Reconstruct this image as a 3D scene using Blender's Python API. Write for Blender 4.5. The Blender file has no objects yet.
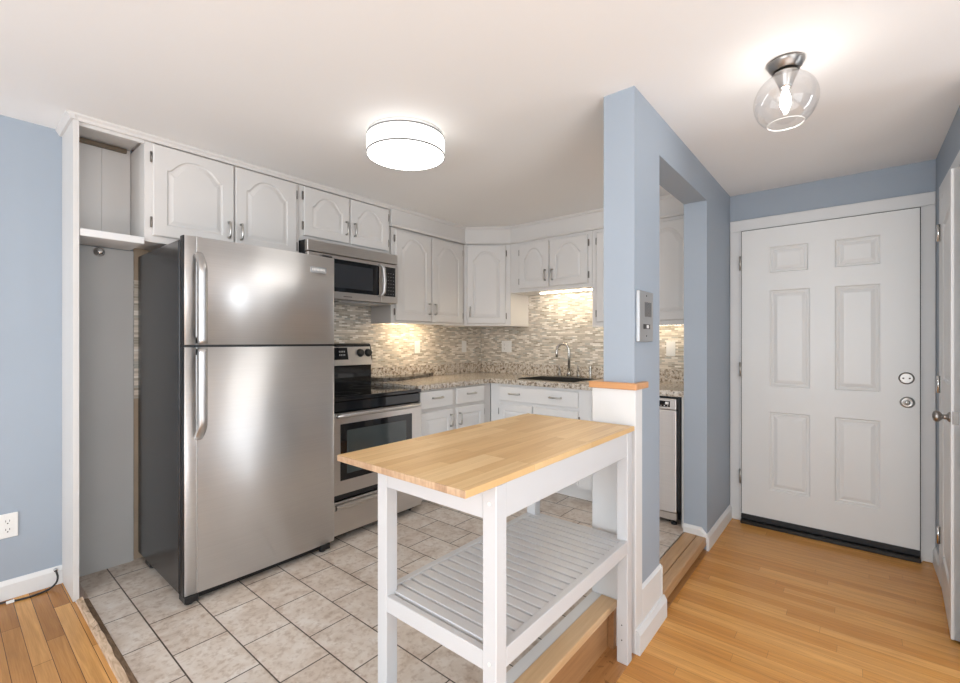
import bpy, bmesh, math, random
from mathutils import Vector
random.seed(4)
S = bpy.context.scene
COL = S.collection
R = math.radians

# ------------------------------------------------------------------ camera, world, daylight, exposure
cam_data = bpy.data.cameras.new('camera'); cam = bpy.data.objects.new('camera', cam_data); COL.objects.link(cam)
cam.location = (0, 0, 1.298)
cam.rotation_euler = (R(90), 0, R(39.736 - 90))
cam_data.sensor_width = 36; cam_data.lens = 36 * 451.3 / 960; cam_data.clip_start = 0.02
S.camera = cam
S.view_settings.view_transform = 'Standard'; S.view_settings.look = 'None'
S.view_settings.exposure = 0.52; S.view_settings.gamma = 1.0; S.view_settings.use_curve_mapping = False
W = bpy.data.worlds.new('sky'); S.world = W; W.use_nodes = True
W.node_tree.nodes['Background'].inputs[0].default_value = (.8, .9, 1, 1)
W.node_tree.nodes['Background'].inputs[1].default_value = 1.0

def area_light(name, loc, rot, sx, sy, power, color):
    d = bpy.data.lights.new(name, 'AREA'); d.shape = 'RECTANGLE'; d.size = sx; d.size_y = sy
    d.energy = power; d.color = color
    o = bpy.data.objects.new(name, d); o.location = loc; o.rotation_euler = rot; COL.objects.link(o); return o
# lamps standing in for daylight at the living room's unseen windows
area_light('window_daylight', (-2.93, .6, 1.35), (R(90), 0, R(-90)), 3.0, 1.7, 52, (.82, .915, 1))
area_light('window_daylight', (-.9, -2.53, 1.35), (R(90), 0, 0), 3.4, 1.7, 19, (.84, .92, 1))
area_light('window_daylight', (2.72, -2.53, 1.25), (R(90), 0, 0), .22, 2.0, 11, (.84, .92, 1))  # lamp of the made-up narrow window, added to light the hall
# upward fill lamps near the floor out of view, added to brighten the ceiling
area_light('ceiling_fill', (.1, -1.15, .12), (R(180), 0, 0), 2.2, 2.2, 31, (.80, .905, 1))
area_light('ceiling_fill', (-.85, 1.75, .20), (R(180), 0, 0), 1.5, 1.7, 8, (.80, .905, 1))

# ------------------------------------------------------------------ helpers
class Frame:
    """a vertical face: u runs along it, n points out of it, z is up"""
    def __init__(s, O, u, n): s.O, s.u, s.n = Vector(O), Vector(u), Vector(n)
    def p(s, u, z, n): return s.O + s.u * u + s.n * n + Vector((0, 0, z))
def FB(b): return Frame((0, b, 0), (1, 0, 0), (0, -1, 0))      # faces the living side, u = x
def FA(a): return Frame((a, 0, 0), (0, 1, 0), (-1, 0, 0))      # faces away from the entrance wall, u = y

class MB:
    def __init__(s): s.bm = bmesh.new()
    def v(s, p): return s.bm.verts.new(p)
    def face(s, vs, smooth=False):
        try:
            f = s.bm.faces.new(vs); f.smooth = smooth; return f
        except ValueError: return None
    def hexa(s, P, bev=0, seg=1):
        v = [s.v(p) for p in P]
        fs = [s.face([v[i] for i in q]) for q in ((0,1,2,3),(4,5,6,7),(0,1,5,4),(1,2,6,5),(2,3,7,6),(3,0,4,7))]
        if bev:
            es = list({e for f in fs for e in f.edges})
            bmesh.ops.bevel(s.bm, geom=es, offset=bev, segments=seg, affect='EDGES', profile=.5)
        return s
    def box(s, x0, x1, y0, y1, z0, z1, bev=0, seg=1):
        return s.hexa([(x0,y0,z0),(x1,y0,z0),(x1,y1,z0),(x0,y1,z0),(x0,y0,z1),(x1,y0,z1),(x1,y1,z1),(x0,y1,z1)], bev, seg)
    def fbox(s, F, u0, u1, z0, z1, n0, n1, bev=0, seg=1):
        return s.hexa([F.p(u0,z0,n0),F.p(u1,z0,n0),F.p(u1,z0,n1),F.p(u0,z0,n1),F.p(u0,z1,n0),F.p(u1,z1,n0),F.p(u1,z1,n1),F.p(u0,z1,n1)], bev, seg)
    def prism(s, pts, z0, z1, bev=0, seg=1):
        a = [s.v((x,y,z0)) for x,y in pts]; b = [s.v((x,y,z1)) for x,y in pts]; n = len(pts)
        fs = [s.face(a), s.face(b)] + [s.face([a[i],a[(i+1)%n],b[(i+1)%n],b[i]]) for i in range(n)]
        if bev: bmesh.ops.bevel(s.bm, geom=list({e for f in fs for e in f.edges}), offset=bev, segments=seg, affect='EDGES', profile=.5)
        return s
    def extr(s, prof, P0, P1, ax, up):
        """sweep a closed profile [(a, b)] (a along ax, b along up) from P0 to P1"""
        P0, P1, ax, up = map(Vector, (P0, P1, ax, up))
        a = [s.v(P0 + ax*p + up*q) for p,q in prof]; b = [s.v(P1 + ax*p + up*q) for p,q in prof]; n = len(prof)
        s.face(a); s.face(b)
        for i in range(n): s.face([a[i],a[(i+1)%n],b[(i+1)%n],b[i]])
        return s
    def tube(s, pts, r, n=10, closed=False):
        pts = [Vector(p) for p in pts]; rings = []
        up = None
        for i, p in enumerate(pts):
            t = (pts[min(i+1,len(pts)-1)] - pts[max(i-1,0)]).normalized()
            if up is None: up = Vector((0,0,1)) if abs(t.z) < .9 else Vector((1,0,0))
            a = (up - t*up.dot(t)).normalized(); up = a; b = t.cross(a)
            rr = r[i] if isinstance(r,(list,tuple)) else r
            rings.append([s.v(p + (a*math.cos(2*math.pi*k/n) + b*math.sin(2*math.pi*k/n))*rr) for k in range(n)])
        for A, B in zip(rings, rings[1:]):
            for k in range(n): s.face([A[k],A[(k+1)%n],B[(k+1)%n],B[k]], True)
        s.face(rings[0]); s.face(rings[-1]); return s
    def lathe(s, O, ax, prof, n=32, caps=True):
        """prof = [(distance along ax, radius)]"""
        O, ax = Vector(O), Vector(ax).normalized()
        a = ax.orthogonal().normalized(); b = ax.cross(a); rings = []
        for h, r in prof:
            rings.append([s.v(O + ax*h + (a*math.cos(2*math.pi*k/n)+b*math.sin(2*math.pi*k/n))*r) for k in range(n)])
        for A, B in zip(rings, rings[1:]):
            for k in range(n): s.face([A[k],A[(k+1)%n],B[(k+1)%n],B[k]], True)
        if caps: s.face(rings[0]); s.face(rings[-1])
        return s
    # --- a routed, raised panel on the face n of frame F inside outer rectangle
    def rings(s, F, rs):
        L = [[s.v(F.p(u,z,n)) for u,z,n in r] for r in rs]; m = len(L[0])
        for A, B in zip(L, L[1:]):
            for k in range(m): s.face([A[k],A[(k+1)%m],B[(k+1)%m],B[k]])
        s.face(L[-1]); return s
    def panel_door(s, F, u0, u1, z0, z1, n0, th, m=.055, rise=0, top=None, N=18):
        """slab with one raised panel; rise > 0 gives the cathedral arch"""
        n = n0 + th; top = m if top is None else top
        def ring(d, nn):
            a, b, c = u0+m+d, u1-m-d, z0+m+d
            zs = z1 - top - d - rise
            r = [(a,c,nn),(b,c,nn),(b,zs,nn)]
            for k in range(1, N):
                t = 1 - 2*k/N
                q = 1-(abs(t)/.86)**2.5; g = .5*(q+math.sqrt(q*q+.012))/1.003 if rise else 0
                r.append(((a+b)/2 + t*(b-a)/2, zs + rise*g, nn))
            r.append((a,zs,nn)); return r
        def outer(d, nn):
            a, b, c, e = u0+d, u1-d, z0+d, z1-d
            r = [(a,c,nn),(b,c,nn),(b,e,nn)] + [((a+b)/2+(1-2*k/N)*(b-a)/2, e, nn) for k in range(1,N)] + [(a,e,nn)]
            return r
        s.rings(F, [outer(0,n0)[:], outer(0,n-.006), outer(.005,n), ring(0,n), ring(.004,n-.006), ring(.010,n-.007), ring(.030,n-.0015)])
        s.face([s.v(F.p(u,z,n0)) for u,z in ((u0,z0),(u1,z0),(u1,z1),(u0,z1))])
        return s
    def multi_panel(s, F, u0, u1, z0, z1, n0, th, rects):
        n = n0 + th
        us = sorted({u0,u1} | {r[0] for r in rects} | {r[1] for r in rects}); zs = sorted({z0,z1} | {r[2] for r in rects} | {r[3] for r in rects})
        g = {(i,j): s.v(F.p(u,z,n)) for i,u in enumerate(us) for j,z in enumerate(zs)}
        for i in range(len(us)-1):
            for j in range(len(zs)-1):
                cu, cz = (us[i]+us[i+1])/2, (zs[j]+zs[j+1])/2
                if any(r[0]<cu<r[1] and r[2]<cz<r[3] for r in rects): continue
                s.face([g[i,j],g[i+1,j],g[i+1,j+1],g[i,j+1]])
        for a,b,c,e in rects:
            q = lambda d,nn: [(a+d,c+d,nn),(b-d,c+d,nn),(b-d,e-d,nn),(a+d,e-d,nn)]
            s.rings(F, [q(0,n), q(.008,n-.009), q(.016,n-.006), q(.024,n-.009), q(.045,n-.002)])
        s.fbox(F,u0,u1,z0,z1,n0,n-.0095)
        for a,b,c,e in ((u0,u1,z0,z0),(u0,u1,z1,z1),(u0,u0,z0,z1),(u1,u1,z0,z1)):
            s.face([s.v(F.p(a,c,n)),s.v(F.p(b,e,n)),s.v(F.p(b,e,n0)),s.v(F.p(a,c,n0))])
        return s
    def build(s, name, m, parent=None, label=None, cat=None, group=None, kind=None, smooth=False):
        bmesh.ops.remove_doubles(s.bm, verts=s.bm.verts, dist=1e-6)
        bmesh.ops.recalc_face_normals(s.bm, faces=s.bm.faces)
        if parent is not None:
            q = parent
            while q.parent: q = q.parent
            O = Vector(q.location)
        else:
            vs = [v.co for v in s.bm.verts]
            O = Vector(((min(v.x for v in vs)+max(v.x for v in vs))/2, (min(v.y for v in vs)+max(v.y for v in vs))/2, min(v.z for v in vs)))
        bmesh.ops.translate(s.bm, verts=s.bm.verts, vec=-O)
        me = bpy.data.meshes.new(name); s.bm.to_mesh(me); s.bm.free()
        for i in (m if isinstance(m,(list,tuple)) else [m]): me.materials.append(i)
        if smooth:
            for p in me.polygons: p.use_smooth = True
        o = bpy.data.objects.new(name, me); COL.objects.link(o)
        if parent is not None: o.parent = parent
        else: o.location = O
        if label: o['label'] = label
        if cat: o['category'] = cat
        if group: o['group'] = group
        if kind: o['kind'] = kind
        return o
def thing(name, loc, label, cat, group=None, kind=None):
    o = bpy.data.objects.new(name, None); o.empty_display_size = .05; o.location = loc; COL.objects.link(o)
    o['label'] = label; o['category'] = cat
    if group: o['group'] = group
    if kind: o['kind'] = kind
    return o
def struct(name, mb, m, parent=None):
    return mb.build(name, m, parent, kind=None if parent else 'structure')

# ------------------------------------------------------------------ materials
class NT:
    def __init__(s, name):
        s.m = bpy.data.materials.new(name); s.m.use_nodes = True; s.t = s.m.node_tree; s.N = s.t.nodes
        s.b = s.N['Principled BSDF']
    def n(s, typ, **kw):
        o = s.N.new(typ)
        for k, v in kw.items():
            if k.startswith('i_'):
                key = k[2:]; key = int(key) if key.isdigit() else key.replace('_',' ')
                o.inputs[key].default_value = v
            else: setattr(o, k, v)
        return o
    def l(s, a, b): s.t.links.new(a, b)
    def pos(s):
        return s.n('ShaderNodeNewGeometry').outputs['Position']
    def obj(s):
        return s.n('ShaderNodeTexCoord').outputs['Object']
    def ramp(s, fac, stops, interp='LINEAR'):
        r = s.n('ShaderNodeValToRGB'); e = r.color_ramp; e.interpolation = interp
        while len(e.elements) < len(stops): e.elements.new(.5)
        for el, (p, c) in zip(e.elements, stops): el.position = p; el.color = (*c, 1)
        s.l(fac, r.inputs[0]); return r.outputs[0]
    def noise(s, vec, scale, detail=3, rough=.5, dist=0):
        o = s.n('ShaderNodeTexNoise'); o.inputs['Scale'].default_value = scale; o.inputs['Detail'].default_value = detail
        o.inputs['Roughness'].default_value = rough; o.inputs['Distortion'].default_value = dist
        if vec is not None: s.l(vec, o.inputs['Vector'])
        return o.outputs['Fac']
    def scale(s, vec, xyz, rot=(0,0,0), loc=(0,0,0)):
        o = s.n('ShaderNodeMapping'); o.inputs['Scale'].default_value = xyz; o.inputs['Rotation'].default_value = rot; o.inputs['Location'].default_value = loc
        s.l(vec, o.inputs[0]); return o.outputs[0]
    def mix(s, fac, a, b, typ='MIX'):
        o = s.n('ShaderNodeMix', data_type='RGBA', blend_type=typ)
        for sock, v in ((o.inputs[0],fac),(o.inputs[6],a),(o.inputs[7],b)):
            if isinstance(v, bpy.types.NodeSocket): s.l(v, sock)
            else: sock.default_value = v if isinstance(v,(int,float)) else (*v,1)
        return o.outputs[2]
    def bump(s, h, strength, dist=.002):
        o = s.n('ShaderNodeBump'); o.inputs['Strength'].default_value = strength; o.inputs['Distance'].default_value = dist
        s.l(h, o.inputs['Height']); s.l(o.outputs[0], s.b.inputs['Normal'])
    def set(s, color=None, rough=.5, metal=0, spec=.5):
        if color is not None:
            if isinstance(color, bpy.types.NodeSocket): s.l(color, s.b.inputs['Base Color'])
            else: s.b.inputs['Base Color'].default_value = (*color, 1)
        s.b.inputs['Roughness'].default_value = rough; s.b.inputs['Metallic'].default_value = metal
        s.b.inputs['Specular IOR Level'].default_value = spec
        return s.m
def plain(name, c, rough=.5, metal=0, spec=.5, var=.03, vs=6, bump=0, bs=90):
    t = NT(name); f = t.noise(t.obj(), vs, 3)
    col = t.ramp(f, [(.3, tuple(x*(1-var) for x in c)), (.7, tuple(min(1,x*(1+var)) for x in c))])
    if bump: t.bump(t.noise(t.obj(), bs, 2), bump, .001)
    return t.set(col, rough, metal, spec)
def emit(name, c, e):
    t = NT(name); t.set(c, .5); t.b.inputs['Emission Color'].default_value = (*c,1); t.b.inputs['Emission Strength'].default_value = e; return t.m
def combine(t, v, order):
    sp = t.n('ShaderNodeSeparateXYZ'); t.l(v, sp.inputs[0]); c = t.n('ShaderNodeCombineXYZ')
    for i, k in enumerate(order):
        if k: t.l(sp.outputs['XYZ'.index(k)], c.inputs[i])
    return c.outputs[0]
def brick(t, vec, w, h, mortar, c1, c2, cm, off=.5, smooth=.1, freq=2):
    o = t.n('ShaderNodeTexBrick'); o.offset = off; o.offset_frequency = freq; t.l(vec, o.inputs['Vector'])
    for k, v in (('Color1',c1),('Color2',c2),('Mortar',cm)): o.inputs[k].default_value = (*v,1)
    o.inputs['Scale'].default_value = 1; o.inputs['Mortar Size'].default_value = mortar; o.inputs['Mortar Smooth'].default_value = smooth
    o.inputs['Bias'].default_value = 0; o.inputs['Brick Width'].default_value = w; o.inputs['Row Height'].default_value = h
    return o

M = {}
M['wall'] = plain('blue_grey_paint', (.345,.395,.455), .55, var=.015, vs=2, bump=.05, bs=300)
M['ceil'] = plain('ceiling_paint', (.885,.88,.87), .8, var=.01, vs=1)
M['trim'] = plain('white_trim_paint', (.74,.735,.725), .35, var=.015)
M['cab'] = plain('cabinet_paint', (.70,.675,.65), .4, var=.015, vs=3)
M['cabw'] = plain('white_cabinet_paint', (.80,.79,.78), .4, var=.015, vs=3)
M['cart'] = plain('white_lacquer', (.62,.62,.625), .35, var=.012, vs=5)
M['door'] = plain('door_paint', (.80,.795,.775), .35, var=.012, vs=3)
M['grayboard'] = plain('grey_panel_paint', (.50,.50,.49), .45, var=.04, vs=2)
M['tan'] = plain('bare_tan_wall', (.42,.33,.24), .8, var=.1)
M['black'] = plain('black_plastic', (.012,.012,.013), .35, var=.2)
M['blackgloss'] = plain('black_glass', (.006,.006,.007), .06, var=.1)
M['blackmetal'] = plain('black_enamel', (.020,.020,.021), .22, var=.25, vs=8, bump=.1, bs=500)
M['rubber_gap'] = plain('dark_rubber_and_gap', (.02,.02,.022), .6, var=.2)
M['chrome'] = plain('chrome', (.75,.74,.72), .12, 1, var=.03)
M['nickel'] = plain('brushed_nickel', (.52,.50,.47), .28, 1, var=.05)
M['faucet'] = plain('satin_chrome', (.50,.48,.45), .25, 1, var=.03)
M['knob'] = plain('pewter_metal', (.33,.31,.29), .3, 1, var=.08)
M['dark_nickel'] = plain('dark_nickel', (.16,.15,.14), .35, 1, var=.1)
M['hinge'] = plain('dark_hinge_metal', (.24,.22,.20), .35, 1, var=.1)
M['plastic'] = plain('white_plastic', (.82,.81,.78), .35, var=.01)
M['slot'] = plain('dark_slot', (.03,.03,.03), .6)
M['alu'] = plain('intercom_aluminium', (.50,.50,.50), .38, .8, var=.04)
M['shade'] = emit('lamp_shade_fabric', (1,.98,.95), .95)
M['diffuser'] = emit('lamp_diffuser', (1,.98,.95), 2.5)
M['bulb'] = emit('lit_bulb', (1,.96,.92), 46)
M['ledstrip'] = emit('lit_led_strip', (1,.86,.66), 45)
M['band'] = plain('grey_band', (.20,.195,.19), .5)
M['daylight'] = emit('window_pane_daylight', (.93,.97,1), 1.0)
M['cavity'] = plain('dark_cavity', (.02,.018,.016), .8)
M['rod'] = plain('brown_metal_rod', (.16,.12,.08), .5, var=.2)
M['cable'] = plain('black_cable_sheath', (.015,.015,.015), .5)

def steel(name, c, rough, along, aniso=.6, wave=.0):
    t = NT(name); v = t.obj()
    sc = (2,2,260) if along == 'h' else (260,260,2)
    f = t.noise(t.scale(v, sc), 1, 4, .6)
    col = t.ramp(f, [(.25, tuple(x*.96 for x in c)), (.75, tuple(min(1,x*1.03) for x in c))])
    t.set(col, rough, 1)
    rr = t.n('ShaderNodeMapRange'); t.l(t.noise(v, 3, 3), rr.inputs[0]); rr.inputs[3].default_value = rough*.85; rr.inputs[4].default_value = rough*1.2
    t.l(rr.outputs[0], t.b.inputs['Roughness'])
    t.b.inputs['Anisotropic'].default_value = aniso
    c3 = t.n('ShaderNodeCombineXYZ'); c3.inputs[0].default_value = 0 if along == 'h' else 1; c3.inputs[2].default_value = 1 if along == 'h' else 0
    t.l(c3.outputs[0], t.b.inputs['Tangent'])
    if wave: t.bump(t.noise(t.scale(v,(1.6,1,1.1)), 1.6, 1, .4), wave, .02)
    return t.m
M['steel'] = steel('brushed_stainless', (.84,.83,.82), .34, 'h', 1.0, .3)
M['steel2'] = steel('brushed_stainless_warm', (.62,.59,.56), .33, 'h', .5)
M['steeledge'] = steel('stainless_trim', (.56,.55,.54), .34, 'v', .3)

def wood_floor(name, order, w, h, cols, seam, rough=.22, seed=0, seamw=.0006):
    t = NT(name); p = combine(t, t.pos(), order)
    sp = t.n('ShaderNodeSeparateXYZ'); t.l(p, sp.inputs[0])
    dv = t.n('ShaderNodeMath', operation='DIVIDE'); t.l(sp.outputs[1], dv.inputs[0]); dv.inputs[1].default_value = h
    fl = t.n('ShaderNodeMath', operation='FLOOR'); t.l(dv.outputs[0], fl.inputs[0])
    wn = t.n('ShaderNodeTexWhiteNoise', noise_dimensions='1D'); t.l(fl.outputs[0], wn.inputs['W'])
    ma = t.n('ShaderNodeMath', operation='MULTIPLY_ADD'); t.l(wn.outputs['Value'], ma.inputs[0]); ma.inputs[1].default_value = w*7; t.l(sp.outputs[0], ma.inputs[2])
    cb = t.n('ShaderNodeCombineXYZ'); t.l(ma.outputs[0], cb.inputs[0]); t.l(sp.outputs[1], cb.inputs[1])
    p = cb.outputs[0]
    b = brick(t, p, w, h, seamw, (0,0,0), (1,1,1), (.5,.5,.5), off=0)
    tone = t.ramp(b.outputs['Color'], cols)
    g = t.noise(t.scale(p, (2.2,42,1), loc=(seed,0,0)), 1, 6, .6, .6)
    g2 = t.noise(t.scale(p, (9,260,1)), 1, 3)
    c = t.mix(.55, tone, t.ramp(g, [(.3,(.50,.42,.36)),(.7,(1.0,1.0,1.0))]), 'MULTIPLY')
    c = t.mix(.25, c, t.ramp(g2, [(.35,(.6,.5,.45)),(.6,(1,1,1))]), 'MULTIPLY')
    c = t.mix(b.outputs['Fac'], c, seam)
    t.set(c, rough, 0, .32); t.bump(b.outputs['Fac'], -.25, .001); return t.m
M['hall_oak'] = wood_floor('oak_strip_floor', 'YX', 1.1, .0572, [(0,(.70,.315,.075)),(.5,(.79,.385,.10)),(1,(.88,.46,.14))], (.28,.12,.04), .24)
M['living_oak'] = wood_floor('brown_oak_floor', 'YX', .80, .057, [(0,(.40,.17,.045)),(.5,(.62,.30,.085)),(1,(.82,.44,.15))], (.07,.035,.015), .26, 3, .001)

def wood(name, order, dark, light, rough=.4, sc=(3,60,60), knots=False):
    t = NT(name); p = combine(t, t.pos(), order)
    g = t.noise(t.scale(p, sc), 1, 5, .6, .8)
    c = t.ramp(g, [(.25,dark),(.75,light)])
    if knots:
        k = t.noise(p, 14, 3, .5, 2.5)
        c = t.mix(.6, c, t.ramp(k, [(.30,(.18,.10,.06)),(.42,(1,1,1))]), 'MULTIPLY')
    return t.set(c, rough)
M['cap_wood'] = wood('orange_varnished_wood', 'YXZ', (.56,.26,.10), (.67,.35,.155), .3)
M['strip_wood'] = wood('knotty_board', 'XYZ', (.34,.15,.05), (.50,.25,.09), .3, knots=True)
M['curb_wood'] = wood('pale_oak_board', 'XYZ', (.62,.39,.20), (.78,.54,.31), .38, (2,45,45))
M['thresh_wood'] = wood('threshold_oak', 'XYZ', (.40,.22,.10), (.56,.34,.17), .35)
M['riser_wood'] = wood('riser_oak', 'XYZ', (.36,.18,.075), (.50,.27,.12), .4)
M['rough_wood'] = wood('torn_rough_wood', 'YXZ', (.36,.22,.12), (.88,.68,.50), .8, (10,60,30), True)

M['bark'] = wood('dark_torn_edge', 'YXZ', (.10,.06,.035), (.36,.24,.15), .85, (14,70,40), True)
t = NT('butcher_block'); p = combine(t, t.pos(), 'XY')
b = brick(t, p, .36, .042, .0004, (0,0,0), (1,1,1), (.4,.4,.4), off=.41, freq=3)
g = t.noise(t.scale(p,(4,70,1)), 1, 5, .6, .5)
c = t.ramp(b.outputs['Color'], [(0,(.64,.39,.165)),(.5,(.72,.47,.215)),(1,(.79,.55,.28))])
c = t.mix(.35, c, t.ramp(g, [(.3,(.66,.55,.45)),(.62,(1,1,1))]), 'MULTIPLY')
c = t.mix(b.outputs['Fac'], c, (.45,.27,.12)); t.set(c, .38); M['butcher'] = t.m
t = NT('butcher_block_end'); p = combine(t, t.pos(), 'YZX')
b = brick(t, p, .042, .1, .0006, (0,0,0), (1,1,1), (.4,.4,.4), off=0)
c = t.ramp(b.outputs['Color'], [(0,(.46,.29,.17)),(1,(.66,.46,.29))])
c = t.mix(.4, c, t.ramp(t.noise(t.scale(p,(120,40,120)),1,3), [(.35,(.5,.42,.36)),(.65,(1,1,1))]), 'MULTIPLY'); t.set(c,.5); M['butcher_end'] = t.m

t = NT('floor_tile'); p = combine(t, t.pos(), 'YX'); p = t.scale(p, (1,1,1), loc=(-1.7136+.303*6+.136, -.183+.0, 0))
b = brick(t, p, .303, .1995, .0030, (0,0,0), (1,1,1), (.5,.5,.5), off=.5, smooth=.2)
q = t.pos()
f = t.noise(q, 9, 6, .62, .6); f2 = t.noise(q, 42, 4, .6)
c = t.ramp(f, [(.28,(.52,.42,.34)),(.45,(.66,.57,.49)),(.60,(.73,.66,.59)),(.75,(.78,.73,.68))])
c = t.mix(.45, c, t.ramp(b.outputs['Color'], [(0,(.82,.78,.74)),(1,(1,1,1))]), 'MULTIPLY')
c = t.mix(.55, c, t.ramp(f2, [(.34,(.62,.52,.44)),(.50,(1,1,1))]), 'MULTIPLY')
c = t.mix(b.outputs['Fac'], c, (.07,.048,.034)); t.set(c, .42)
t.bump(t.mix(b.outputs['Fac'], f2, (0,0,0)), .15, .003); M['tile'] = t.m

def mosaic(name, order):
    t = NT(name); p = combine(t, t.pos(), order)
    b = brick(t, p, .050, .0135, .0012, (0,0,0), (1,1,1), (.5,.5,.5), off=.5, smooth=.1)
    c = t.ramp(b.outputs['Color'], [(0,(.36,.32,.25)),(.14,(.48,.42,.34)),(.32,(.56,.51,.43)),(.48,(.44,.43,.38)),(.58,(.66,.59,.50)),(.74,(.76,.69,.60)),(.86,(.86,.81,.74))], 'CONSTANT')
    c = t.mix(b.outputs['Fac'], c, (.58,.53,.46))
    r = t.ramp(b.outputs['Color'], [(0,(.35,)*3),(.34,(.1,)*3),(.5,(.4,)*3),(.7,(.08,)*3)], 'CONSTANT')
    t.set(c, .2); t.l(r, t.b.inputs['Roughness']); t.bump(b.outputs['Fac'], -.3, .001); return t.m
M['mosaicB'] = mosaic('mosaic_tile', 'XZ'); M['mosaicA'] = mosaic('mosaic_tile_side', 'YZ')

def granite(name, k):
    t = NT(name); q = t.pos()
    f = t.noise(q, 38, 5, .7); f2 = t.noise(q, 85, 3, .6); f3 = t.noise(q, 60, 2, .5, 1.5)
    c = t.ramp(f, [(.34,(.10*k,.075*k,.06*k)),(.42,(.40*k,.32*k,.24*k)),(.50,(.62*k,.55*k,.46*k)),(.62,(.72*k,.67*k,.60*k))])
    c = t.mix(.85, c, t.ramp(f2, [(.36,(.10,.08,.07)),(.43,(1,1,1))]), 'MULTIPLY')
    c = t.mix(.5, c, t.ramp(f3, [(.58,(1,1,1)),(.66,(.55,.55,.56))]), 'MULTIPLY')
    return t.set(c, .14)
M['granite'] = granite('granite', 1.0); M['granite_dark'] = granite('granite_offcut', .25)

t = NT('thin_clear_glass'); g = t.n('ShaderNodeBsdfGlossy'); g.inputs['Roughness'].default_value = .02
tr = t.n('ShaderNodeBsdfTransparent'); tr.inputs[0].default_value = (.97,.97,.97,1); fr = t.n('ShaderNodeLayerWeight'); fr.inputs[0].default_value = .35
rp = t.n('ShaderNodeMapRange'); t.l(fr.outputs['Facing'], rp.inputs[0]); rp.inputs[3].default_value = .05; rp.inputs[4].default_value = .5
mx = t.n('ShaderNodeMixShader'); t.l(rp.outputs[0], mx.inputs[0]); t.l(tr.outputs[0], mx.inputs[1]); t.l(g.outputs[0], mx.inputs[2])
t.l(mx.outputs[0], t.N['Material Output'].inputs[0]); M['glass'] = t.m
t = NT('oven_window_glass'); t.set((.05,.06,.06), .07); M['ovenglass'] = t.m

# ------------------------------------------------------------------ levels (hall floor is z = 0)
ZT, ZL, ZC = .08, .076, 2.368
XE, YB, YH, YK, YR = 3.746, 3.10, .71, .846, -.364     # entrance wall, kitchen back wall, partition faces, hall right wall

# ------------------------------------------------------------------ setting
struct('floor', MB().box(-3.0, XE, -2.6, .70, -.05, 0), M['hall_oak'])
struct('floor', MB().box(-3.0, .415, .70, YB, -.05, ZL), M['living_oak'])
struct('floor', MB().box(.46, XE, YK, YB, -.05, ZT), M['tile'])
struct('floor', MB().box(.415, XE, .70, YK, -.05, .0), M['strip_wood'])
struct('ceiling', MB().box(-3.0, XE, -2.6, YB, ZC, ZC+.08), M['ceil'])
struct('wall_back', MB().box(-3.0, XE+.12, YB, YB+.12, -.05, ZC), M['wall'])
struct('wall_entrance', MB().box(XE, XE+.12, -2.6, YB, -.05, ZC), M['wall'])
mb = MB(); mb.box(2.62, 2.86, YR-.1, YR, -.05, ZC); mb.box(3.40, XE, YR-.1, YR, -.05, ZC); mb.box(2.86, 3.40, YR-.1, YR, 2.06, ZC)
struct('wall_right', mb, M['wall'])
struct('wall_closet', MB().box(2.62, XE, YR-.7, YR-.6, -.05, ZC).box(2.62, 2.72, YR-.6, YR-.1, -.05, ZC), M['wall'])
struct('wall_rear', MB().box(-3.12, -3.0, -2.6, YB, -.05, ZC), M['wall'])
struct('wall_living', MB().box(-3.0, XE+.12, -2.72, -2.6, -.05, ZC), M['wall'])
mb = MB(); mb.box(1.864, 2.178, YH, YK, 0, ZC); mb.box(3.065, XE, YH, YK, 0, ZC); mb.box(2.178, 3.065, YH, YK, 2.178, ZC)
struct('wall_partition', mb, M['wall'])
# half wall post with its wood cap under the pillar
mb = MB(); mb.box(1.850, 1.928, .700, .894, 0, 1.097, .002); mb.box(1.928, 1.99, YK+.001, .894, ZT, 1.097)
struct('wall_half', mb, M['trim'])
struct('trim_1', MB().box(1.832, 1.978, .690, .902, 1.097, 1.1245, .003), M['cap_wood'])
# plinth board and baseboard on the hall side of the pillar, baseboards
def bb_prof(h, t): return [(0,0),(t,0),(t,h*.78),(t*.55,h*.93),(t*.3,h),(0,h)]
mb = MB(); mb.extr([(0,0),(.010,0),(.010,.235),(0,.247)], (1.928,YH,0), (2.190,YH,0), (0,-1,0), (0,0,1))
mb.extr([(0,0),(.010,0),(.010,.235),(0,.247)], (2.178,YH-.012,0), (2.178,YK,0), (1,0,0), (0,0,1))
struct('trim_2', mb, M['trim'])
mb = MB(); mb.extr(bb_prof(.10,.018), (1.853,YH-.010,0), (2.202,YH-.010,0), (0,-1,0), (0,0,1)); struct('baseboard_pillar', mb, M['trim'])
mb = MB(); mb.extr(bb_prof(.10,.015), (3.05,YH,0), (XE-.02,YH,0), (0,-1,0), (0,0,1))
mb.extr([(0,.046),(.015,.046),(.015,.083),(.006,.10),(0,.10)], (3.065,YH-.0005,0), (3.065,YH+.03,.034), (-1,0,0), (0,0,1))
mb.extr([(0,.080),(.015,.080),(.015,.117),(.006,.134),(0,.134)], (3.065,YH+.03,0), (3.065,YK,0), (-1,0,0), (0,0,1))
struct('baseboard_hall', mb, M['trim'])
mb = MB(); mb.extr(bb_prof(.088,.016), (-3,YB,ZL), (.411,YB,ZL), (0,-1,0), (0,0,1)); struct('baseboard_back', mb, M['trim'])
mb = MB(); mb.extr(bb_prof(.10,.015), (2.62,YR,0), (2.73,YR,0), (0,1,0), (0,0,1)); mb.extr(bb_prof(.10,.015), (3.465,YR,0), (XE-.02,YR,0), (0,1,0), (0,0,1)); struct('baseboard_right', mb, M['trim'])
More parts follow.
